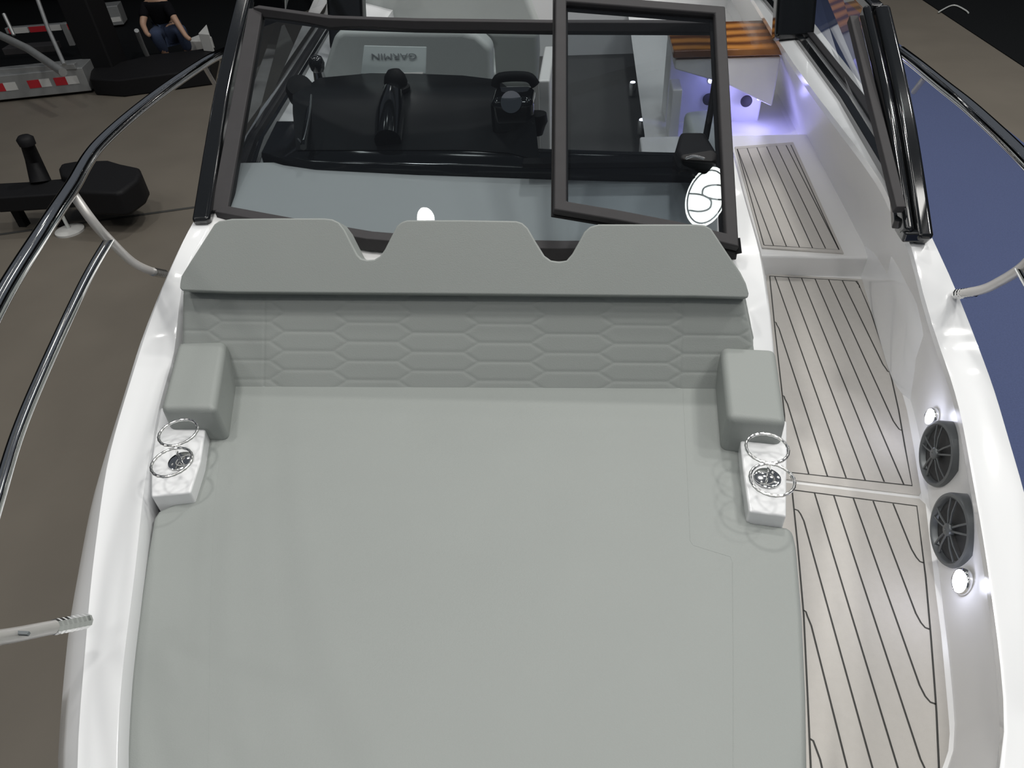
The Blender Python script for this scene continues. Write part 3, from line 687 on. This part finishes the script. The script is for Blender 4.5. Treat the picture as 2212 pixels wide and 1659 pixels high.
# starboard cockpit: lit furniture with teak top
cab = thing('wet_bar_cabinet', 'white cockpit cabinet with a glossy teak top beyond the walkway', 'cabinet', (1.1, 4.9, 1.2))
YB = 4.35
fw = [P(x, y, Y=YB) for x, y in ((1495, 320), (1716, 312), (1716, 116), (1569, 112), (1463, 88))]
zt_ = P(1640, 112, Y=YB)[2]
top = [np.array((P(1463, 85, Y=YB)[0], YB, zt_)), np.array((P(1690, 110, Y=YB)[0], YB, zt_)), np.array((P(1680, 60, z=zt_)[0] + .02, P(1640, 52, z=zt_)[1], zt_)), np.array((P(1463, 52, z=zt_)[0], P(1640, 52, z=zt_)[1], zt_))]
xa, xb = top[0][0], top[1][0]; ya, yb2 = YB, top[2][1]
zrec = P(1640, 190, Y=YB)[2]; zr2 = P(1700, 222, Y=YB)[2]; zb = 1.18
m = MB()
# body with a recess: lower front open niche
m.box(((xa + xb) / 2, (ya + yb2) / 2 + .14, (zt_ - .03 + zb) / 2), (xb - xa, yb2 - ya - .28, zt_ - .03 - zb))
fq = [P(x, y, Y=YB) for x, y in ((1463, 150), (1570, 183), (1716, 230))]
fq = [np.array((xa, YB, zt_ - .03)), np.array((xb, YB, zt_ - .03)), np.array((xb, YB, fq[2][2])), fq[1], np.array((xa, YB, fq[0][2]))]
m.prism(fq, [p + np.array((0, .24, 0)) for p in fq])
m.build('body', 'gelin', cab, bevel=.012)
MB().box(((xa + xb) / 2, (ya + yb2) / 2, zt_), (xb - xa + .03, yb2 - ya + .02, .04)).build('teak_top', 'wood', cab, bevel=.008)
MB().box((xa + .03, YB + .10, (zrec + zb) / 2), (.06, .2, zrec - zb)).build('side_panel', 'gelin', cab, bevel=.008)
for (x, y) in ((1612, 218), (1530, 214)):
    q = P(x, y, Y=YB + .235)
    MB().lathe(q, (0, -1, 0), [(.035, 0), (.035, .01), (.028, .014), (.001, .012)], 24).build('drink_holder', 'char', cab)
for i, (x, y, lb_) in enumerate(((1640, 209, 'violet courtesy light in the white cockpit recess, nearer the walkway wall'), (1535, 173, 'violet courtesy light in the white cockpit recess, behind the door glass'))):
    q = P(x, y, Y=YB + .22); t = thing('recess_light', lb_, 'light', q, 'violet courtesy lights in the cockpit recess')
    MB().lathe(q, (0, -1, 0), [(.024, 0), (.024, .008), (.019, .011)], 20).build('bezel', 'chrome', t)
    MB().lathe(q, (0, -1, 0), [(.019, .006), (.017, .011), (.001, .014)], 20).build('lens', 'ledb', t)
    l = bpy.data.lights.new('recess_bulb', 'POINT'); l.energy = 1.0; l.color = (.38, .36, 1); l.shadow_soft_size = .03
    lo = bpy.data.objects.new('recess_bulb', l); COL.objects.link(lo); lo.location = tuple(q + np.array((0, -.10, -.05)))
# pale bench with rounded corner in the cockpit, seen through the door glass
bq = [P(x, y, z=1.75) for x, y in ((1478, 240), (1545, 232), (1560, 330), (1500, 320))]
tag(MB().prism(bq, setz(bq, 1.2)).build('cockpit_bench', 'seat', bevel=.03), 'pale bench in front of the violet recess, behind the door glass', 'bench')
# two small lights on the console flank seen through the door glass
for x, y, lb_ in ((1367, 178, 'small white light in the dark cockpit behind the door glass, farther one'), (1387, 259, 'small white light in the dark cockpit behind the door glass, nearer one')):
    q = P(x, y, z=1.30); t = thing('floor_light', lb_, 'light', q, 'small white floor lights in the dark cockpit')
    MB().lathe(q + np.array((0, 0, -.1)), (0, 0, 1), [(.03, 0), (.03, .09), (.024, .1)], 20).build('bezel', 'satin', t)
    MB().lathe(q, (0, 0, 1), [(.023, -.004), (.02, .006), (.001, .01)], 20).build('lens', 'led', t)
# radar arch legs
ar = thing('hardtop_arch', 'black hardtop arch leg rising from the coaming behind the side glass', 'arch', (0, 4.2, 2.17))
a0 = P(1712, 82, z=2.18)
for sg in (1, -1):
    x0 = a0[0] if sg > 0 else 2 * YC - a0[0]
    pts = [np.array((x0, a0[1], 2.17)), np.array((x0 - .02 * sg, a0[1] + .25, 2.8)), np.array((x0 - .12 * sg, a0[1] + .5, 3.5))]
    MB().tube(pts, 0, 4, square=(.11, .20)).build('arch_leg', 'black', ar, bevel=.03)
MB().tube([np.array((x, a0[1] + .5, 3.5)) for x in (2 * YC - a0[0] + .1, YC, a0[0] - .1)], 0, 4, square=(.2, .09)).build('cross_beam', 'black', ar, bevel=.03)

# ================================================================== bow rails
def rail(name, label, main, stan, mid, small, group='steel bow rails'):
    t = thing(name, label, 'rail', main[len(main) // 2], group)
    MB().tube(spline(main, 10), .0195, 20).build('top_rail', 'chrome', t)
    for s in stan: MB().tube(spline(s, 8), .0135, 16).build('stanchion', 'plate', t)
    for s in mid: MB().tube(spline(s, 10), .0135, 16).build('mid_rail', 'chrome', t)
    for s in small: MB().tube(s, .010, 12).build('brace', 'plate', t)
    return t
zr = 2.47
mainL = [P(x, y, z=z) for x, y, z in ((487, 112, 2.42), (445, 133, 2.45), (330, 213, zr), (215, 313, 2.49), (155, 405, 2.49), (98, 492, 2.49), (0, 650, 2.48), (-90, 850, 2.47), (-160, 1100, 2.46), (-200, 1400, 2.45), (-190, 1900, 2.44))]
g_ = P(356, 592, z=2.03); j_ = P(155, 415, z=2.475)
stL = [j_, P(200, 478, z=2.40), P(236, 518, z=2.32), P(285, 565, z=2.18), P(325, 585, z=2.09), g_]
midL = [P(236, 518, z=2.32), P(178, 620, z=2.31), P(62, 875, z=2.29), P(0, 1060, z=2.28), P(-60, 1300, z=2.27), P(-90, 1700, z=2.26)]
stL2 = [P(188, 1342, z=2.035), P(150, 1349, z=2.06), P(100, 1358, z=2.12), P(0, 1377, z=2.25), P(-190, 1400, z=2.45)]
rt = rail('bow_rail', 'polished steel bow rail outside the left gunwale', mainL, [stL, stL2], [midL],
     [[P(441, 143, z=2.44), P(466, 186, z=2.25)]])
def foot(t, a, b):
    d = (b - a); n = 14
    MB().tube([a + d * k / n for k in range(n + 1)], [.0160 if k % 2 else .0150 for k in range(n + 1)], 9).build('stanchion_foot', 'chrome', t, smooth=False)
foot(rt, P(188, 1341, z=2.037), P(115, 1355, z=2.10)); foot(rt, g_, P(330, 587, z=2.085))
# sticker lettering on the second stanchion
MB().box(P(45, 1368, z=2.222), (.03, .006, .006)).build('sticker', 'ink', rt)
mainR = [P(x, y, z=z) for x, y, z in ((1945, 112, 2.44), (1985, 143, 2.45), (2035, 184, 2.455), (2090, 228, 2.46), (2150, 282, 2.46), (2212, 343, 2.46), (2300, 440, 2.46), (2400, 590, 2.45), (2480, 800, 2.45), (2540, 1100, 2.44), (2560, 1500, 2.43))]
gR = P(2064, 636, z=2.05)
stR = [P(2330, 480, z=2.45), P(2250, 538, z=2.36), P(2205, 580, z=2.27), P(2160, 608, z=2.18), P(2120, 626, z=2.11), gR]
midR = [P(2205, 580, z=2.27), P(2260, 680, z=2.27), P(2370, 900, z=2.26), P(2440, 1300, z=2.25)]
rt = rail('bow_rail', 'polished steel bow rail outside the right gunwale, over the blue carpet', mainR, [stR], [midR], [[P(1998, 167, z=2.43), P(1974, 198, z=2.28)]])
foot(rt, gR, P(2108, 630, z=2.09))

# ================================================================== things on the hall floor, left
# trailer
tr = thing('boat_trailer', 'aluminium boat trailer with red and white reflective tape in the upper left', 'trailer', P(60, 200, z=0))
def quadbox(pts, z, depth, name, mt, parent):
    f = [P(x, y, Y=P(*pts[0], z=z)[1] + dy) if 0 else None for x, y, dy in ()]
zf0 = .04
A, Bq = P(-60, 223, z=zf0), P(198, 196, z=zf0)
hgt = .33
def bar3(a, b, h, depth, name, mt, parent, bevel=.01):
    d = (b - a); d /= np.linalg.norm(d); nb = np.array((-d[1], d[0], 0)) * depth
    q = [a, b, b + np.array((0, 0, h)), a + np.array((0, 0, h))]
    return MB().prism(q, [p + nb for p in q]).build(name, mt, parent, bevel=bevel)
fd = bar3(A, Bq, hgt, .5, 'fender', 'alu', tr)
def tape(a, b, u0, u1, z0, z1, mt, parent):
    d = b - a; L_ = np.linalg.norm(d); d /= L_; n = np.array((d[1], -d[0], 0)) * .006
    q = [a + d * u0 * L_ + np.array((0, 0, z0)), a + d * u1 * L_ + np.array((0, 0, z0)), a + d * u1 * L_ + np.array((0, 0, z1)), a + d * u0 * L_ + np.array((0, 0, z1))]
    MB().prism([p + n for p in q], q).build('reflective_tape', mt, parent, smooth=False)
for u0, u1, c in ((.23, .32, 'red'), (.32, .42, 'white'), (.515, .615, 'red'), (.615, .70, 'white'), (.735, .835, 'red'), (.835, .93, 'white')):
    tape(A, Bq, u0, u1, .12, .23, c, fd)
A2, B2 = P(15, 74, z=.45), P(157, 63, z=.45)
fd2 = bar3(A2, B2, .09, .12, 'side_rail', 'alu', tr)
for u0, u1, c in ((.05, .12, 'red'), (.12, .34, 'white'), (.36, .63, 'red'), (.65, .84, 'white'), (.85, .95, 'red')): tape(A2, B2, u0, u1, .0, .085, c, fd2)
bar3(P(150, 100, z=.2), P(162, 99, z=.2), .35, .12, 'frame_post', 'alu', tr)
A3, B3_ = P(187, 62, z=.05), P(268, 53, z=.05)
fd3 = bar3(A3, B3_, .33, .4, 'fender', 'alu', tr)
tape(A3, B3_, .13, .63, .06, .14, 'red', fd3); tape(A3, B3_, .65, .97, .06, .14, 'white', fd3)
MB().tube([P(-30, 62, z=.9), P(60, 105, z=.72), P(136, 156, z=.6)], .055, 10).build('guide_bar', 'alu', tr)
MB().tube([P(78, -10, z=1.3), P(103, 60, z=.95), P(139, 140, z=.6)], .028, 8).build('guide_pole', 'alu', tr)
MB().tube([P(8, 30, z=1.1), P(30, 76, z=.85)], .025, 8).build('guide_pole', 'alu', tr)
bar3(P(-40, 165, z=.36), P(165, 150, z=.36), .08, .1, 'cross_member', 'alu', tr)
bar3(P(10, 120, z=.36), P(120, 112, z=.36), .10, .25, 'axle_box', 'char', tr)
# black hull shape added behind the trailer to darken the background
Yh = P(200, 60, z=0)[1]
hl = thing('darkening_hull', 'black hull shape added to darken the upper left background', 'boat', (-7.5, 15.5, .3))
rows_h = []
for k, xx in enumerate(np.linspace(-13, -3.2, 16)):
    w_ = 1.3 * (1 - max(0, (xx + 5.5) / 2.4) ** 2 * .9) if xx > -5.5 else 1.3
    rows_h.append([np.array((xx, 17 - w_, 2.6)), np.array((xx, 17 - w_ * .95, 1.6)), np.array((xx, 17 - w_ * .7, .75)), np.array((xx, 17, .35)), np.array((xx, 17 + w_ * .7, .75)), np.array((xx, 17 + w_, 2.6))])
MB().loft(rows_h, True, True).build('hull', 'matblack', hl)
# low black beam and pillar
m = MB(); q = [P(x, y, z=.12) for x, y in ((200, 188), (262, 192), (460, 165), (470, 118), (420, 125), (330, 135), (262, 152), (205, 150))]
tag(m.prism([p + np.array((0, 0, .12)) for p in q], setz(q, .0)).build('cable_mat', 'matblack', bevel=.03), 'low black mat on the floor between the trailer and the boat', 'mat')
m = MB(); q0 = P(222, 185, z=0)
pl = thing('display_stand', 'tall black display stand right of the tape striped trailer', 'stand', q0)
MB().box(q0 + np.array((0, .3, 1.0)), (.45, .45, 2.0)).build('stand_body', 'matblack', pl, bevel=.03)
MB().box(q0 + np.array((0, .3, .04)), (.6, .6, .08)).build('stand_base', 'matblack', pl, bevel=.02)
# pale post and white step near the windshield post
q = P(325, 135, z=0.12)
t = thing('marker_post', 'thin pale leaning post beside the crouching person', 'post', q)
MB().tube([q, P(308, 98, z=.42), P(295, 66, z=.68)], .035, 10).build('post_tube', 'alu', t)
MB().box(q + np.array((0, 0, -.09)), (.22, .22, .06)).build('post_base', 'matblack', t, bevel=.01)
q = [P(x, y, z=.25) for x, y in ((405, 88), (447, 88), (457, 78), (430, 74), (410, 82))]
t = thing('white_step', 'small white step block near the top of the left corner post', 'step', q[0])
MB().prism(q, setz(q, 0)).build('block', 'white', t, bevel=.02)
MB().prism([P(x, y, z=.5) for x, y in ((428, 72), (452, 74), (446, 52))], setz([P(x, y, z=.5) for x, y in ((428, 72), (452, 74), (446, 52))], .24)).build('cap', 'white', t, bevel=.01)
# trailer tongue with jack
zt2 = .42
tg = thing('trailer_tongue', 'black trailer tongue with upright jack arm lying across the concrete floor', 'trailer tongue', P(150, 420, z=0))
q = [P(x, y, z=zt2) for x, y in ((-20, 396), (60, 392), (170, 382), (170, 415), (90, 421), (-20, 428))]
MB().prism(q, [p - np.array((0, 0, .16)) for p in q]).build('drawbar', 'matblack', tg, bevel=.02)
q = [P(x, y, z=zt2 + .06) for x, y in ((124, 362), (130, 352), (165, 346), (235, 344), (262, 352), (300, 360), (305, 372), (297, 388), (262, 413), (245, 416), (165, 412), (150, 388), (128, 378))]
MB().prism(q, [p - np.array((0, 0, .26)) for p in q]).build('coupler', 'matblack', tg, bevel=.045)
MB().tube([P(88, 392, z=zt2), P(72, 345, z=.62), P(56, 304, z=.85)], [.10, .075, .06], 10).build('jack_arm', 'matblack', tg)
MB().lathe(P(56, 304, z=.85), (0, 0, 1), [(.03, -.06), (.075, -.04), (.08, .02), (.05, .05)], 14).build('jack_knob', 'matblack', tg)
for xx, yy in ((20, 425), (105, 425)):
    a = P(xx, yy, z=zt2 - .1); MB().box((a[0], a[1], (zt2 - .1) / 2), (.08, .08, zt2 - .1)).build('tongue_leg', 'matblack', tg)
# small clear stand
q = P(152, 500, z=.0)
t = thing('clear_stand', 'small clear stand on a white round base on the concrete floor', 'stand', q)
MB().lathe(q, (0, 0, 1), [(.14, 0), (.14, .02), (.10, .035), (.02, .04)], 28).build('stand_base', 'white', t)
MB().tube([q + np.array((0, 0, .03)), q + np.array((0, 0, .35))], .018, 10).build('stem', 'clear', t)

# ================================================================== crouching person in the dark
def skinned(name, nodes, edges, m, parent, sub=2):
    off = rootloc(parent)
    me = bpy.data.meshes.new(name); me.from_pydata([tuple(np.array(p) - off) for p, r in nodes], edges, []); me.materials.append(M[m])
    o = bpy.data.objects.new(name, me); COL.objects.link(o); o.parent = parent
    sk = o.modifiers.new('skin', 'SKIN'); sk.use_smooth_shade = True
    for i, (p, r) in enumerate(nodes): me.skin_vertices[0].data[i].radius = (r, r) if not hasattr(r, '__len__') else r
    me.skin_vertices[0].data[0].use_root = True
    s = o.modifiers.new('sub', 'SUBSURF'); s.levels = sub; s.render_levels = sub
    return o
pb = P(392, 130, z=0)
pr_ = thing('person', 'person in blue jeans and black top crouching in the dark beyond the rail', 'person', pb)
o_ = pb
V = lambda x, y, z: o_ + np.array((x, y, z))
nodes = [(V(-.10, .1, .42), .15), (V(-.12, .08, .62), .15), (V(-.08, .02, .85), .16), (V(-.03, -.03, .98), .07), (V(-.02, -.05, 1.06), .075), (V(-.02, -.06, 1.14), .10), (V(-.02, -.05, 1.24), .085),
         (V(.10, -.08, .84), .07), (V(.26, -.22, .62), .05), (V(.40, -.34, .44), .038), (V(.48, -.38, .40), .035),
         (V(-.25, -.05, .84), .07), (V(-.30, -.25, .62), .05), (V(-.18, -.42, .52), .036), (V(-.12, -.46, .50), .034),
         (V(.0, .0, .40), .11), (V(.28, -.22, .52), .085), (V(.20, -.06, .10), .055), (V(.32, -.16, .05), .045),
         (V(-.2, .0, .40), .11), (V(-.10, -.36, .50), .085), (V(-.14, -.14, .10), .055), (V(-.08, -.28, .05), .045)]
ed = [(0, 1), (1, 2), (2, 3), (3, 4), (4, 5), (5, 6), (2, 7), (7, 8), (8, 9), (9, 10), (2, 11), (11, 12), (12, 13), (13, 14), (0, 15), (15, 16), (16, 17), (17, 18), (0, 19), (19, 20), (20, 21), (21, 22)]
skinned('body', nodes, ed, 'skin', pr_)
skinned('jeans', [(V(-.10, .1, .42), .17), (V(.02, .0, .41), .13), (V(.28, -.22, .53), .105), (V(.21, -.07, .16), .075), (V(-.2, .0, .41), .13), (V(-.10, -.36, .51), .105), (V(-.14, -.15, .16), .075)], [(0, 1), (1, 2), (2, 3), (0, 4), (4, 5), (5, 6)], 'jeans', pr_)
skinned('shirt', [(V(-.12, .09, .52), .17), (V(-.12, .06, .65), .17), (V(-.08, .02, .86), .18), (V(.11, -.09, .83), .09), (V(.22, -.19, .68), .07), (V(-.26, -.06, .83), .09), (V(-.30, -.2, .68), .07)], [(0, 1), (1, 2), (2, 3), (3, 4), (2, 5), (5, 6)], 'shirt', pr_)
skinned('hair', [(V(-.02, .0, 1.22), .085), (V(-.02, -.04, 1.30), .07)], [(0, 1)], 'shirt', pr_)
for a, b in ((V(.17, -.02, .05), V(.36, -.2, .045)), (V(-.16, -.10, .05), V(-.05, -.33, .045))):
    skinned('shoe', [(a, .06), ((a + b) / 2, .055), (b, .04)], [(0, 1), (1, 2)], 'skin', pr_)

# ================================================================== lit round sign hanging in the hall; the windshield mirrors it
def mirror_pos(px, py, pts, dist):
    a, b, c = [np.array(p) for p in pts]; n = np.cross(b - a, c - a); n /= np.linalg.norm(n)
    hit = PP(px, py, a, n); d = ray(px, py); d /= np.linalg.norm(d); r = d - 2 * np.dot(d, n) * n
    return hit + r * dist, r, n, d
pos, r, n, dd = mirror_pos(1526, 425, (dBR, dTR, dBL), 7.0)
up_i = CM[:, 1]; rt_i = CM[:, 0]
refl = lambda v: v - 2 * np.dot(v, n) * n
sg = thing('lit_sign', 'round backlit white sign with a curved S emblem hanging in the hall', 'sign', pos)
D = 7.0 + np.linalg.norm(PP(1526, 425, dBR, n) - np.array([0, 0, CZ]))
sx_, sy_ = refl(rt_i), refl(up_i)
pxm = D / F
an = math.radians(-20)
ex = sx_ * math.cos(an) + sy_ * math.sin(an); ey = -sx_ * math.sin(an) + sy_ * math.cos(an)
wv, hv = 40 * pxm, 63 * pxm
disc = [pos + ex * wv * math.cos(2 * math.pi * k / 48) + ey * hv * math.sin(2 * math.pi * k / 48) for k in range(48)]
M['sign'] = mat('sign_face', (.9, .9, .9), .4, emit=(.93, 1, .98), es=20, noise=.01)
M['signdark'] = mat('sign_line', (.1, .12, .12), .5, emit=(.5, .6, .6), es=1.2, noise=.01)
MB().prism(disc, [p + r * .06 for p in disc]).build('sign_face', 'sign', sg)
def onsign(u, v, o=.01): return pos + ex * wv * u + ey * hv * v - r * o
MB().tube([onsign(.9 * math.cos(t), .88 * math.sin(t)) for t in np.linspace(0, 2 * math.pi, 40)[:-1]], 1.5 * pxm, 6, closed=True).build('sign_ring', 'signdark', sg)
MB().tube(spline([onsign(u, v) for u, v in ((.9, .55), (.2, .45), (-.25, .25), (-.2, .02), (.3, .0), (.9, .1))], 6), 1.7 * pxm, 6).build('sign_emblem', 'signdark', sg)
MB().tube(spline([onsign(u, v) for u, v in ((-.9, -.1), (-.3, .0), (.25, -.05), (.35, -.3), (0, -.5), (-.6, -.6))], 6), 1.7 * pxm, 6).build('sign_emblem', 'signdark', sg)
iq = min(range(len(Bf) - 1), key=lambda i_: abs((W / 2 + F * (CM.T @ (Bf[i_] * .5 + Bf[i_ + 1] * .5 - np.array([0, 0, CZ])))[0] / (CM.T @ (Bf[i_] * .5 + Bf[i_ + 1] * .5 - np.array([0, 0, CZ])))[2]) - 925))
tri2 = (Bf[iq], Bf[iq + 1], (Tf[iq] + Tf[iq + 1]) / 2)
pos2, r2, n2, _ = mirror_pos(925, 474, tri2, 4.5)
t = thing('hanging_lamp', 'round white hall lamp mirrored in the windshield above the middle head lobe', 'lamp', pos2)
D2 = 4.5 + np.linalg.norm(PP(925, 474, tri2[0], n2) - np.array([0, 0, CZ])); rr = 22 * D2 / F
M['lampface'] = mat('lamp_face_white', (.9, .9, .9), .4, emit=(1, 1, .98), es=45, noise=.01)
MB().lathe(pos2, r2, [(rr, 0), (rr, .05)], 32).build('lamp_face', 'lampface', t)
MB().lathe(pos2, r2, [(rr * 1.05, .01), (rr * 1.0, .12), (rr * .5, .2), (.001, .22)], 32).build('lamp_shade', 'char', t)
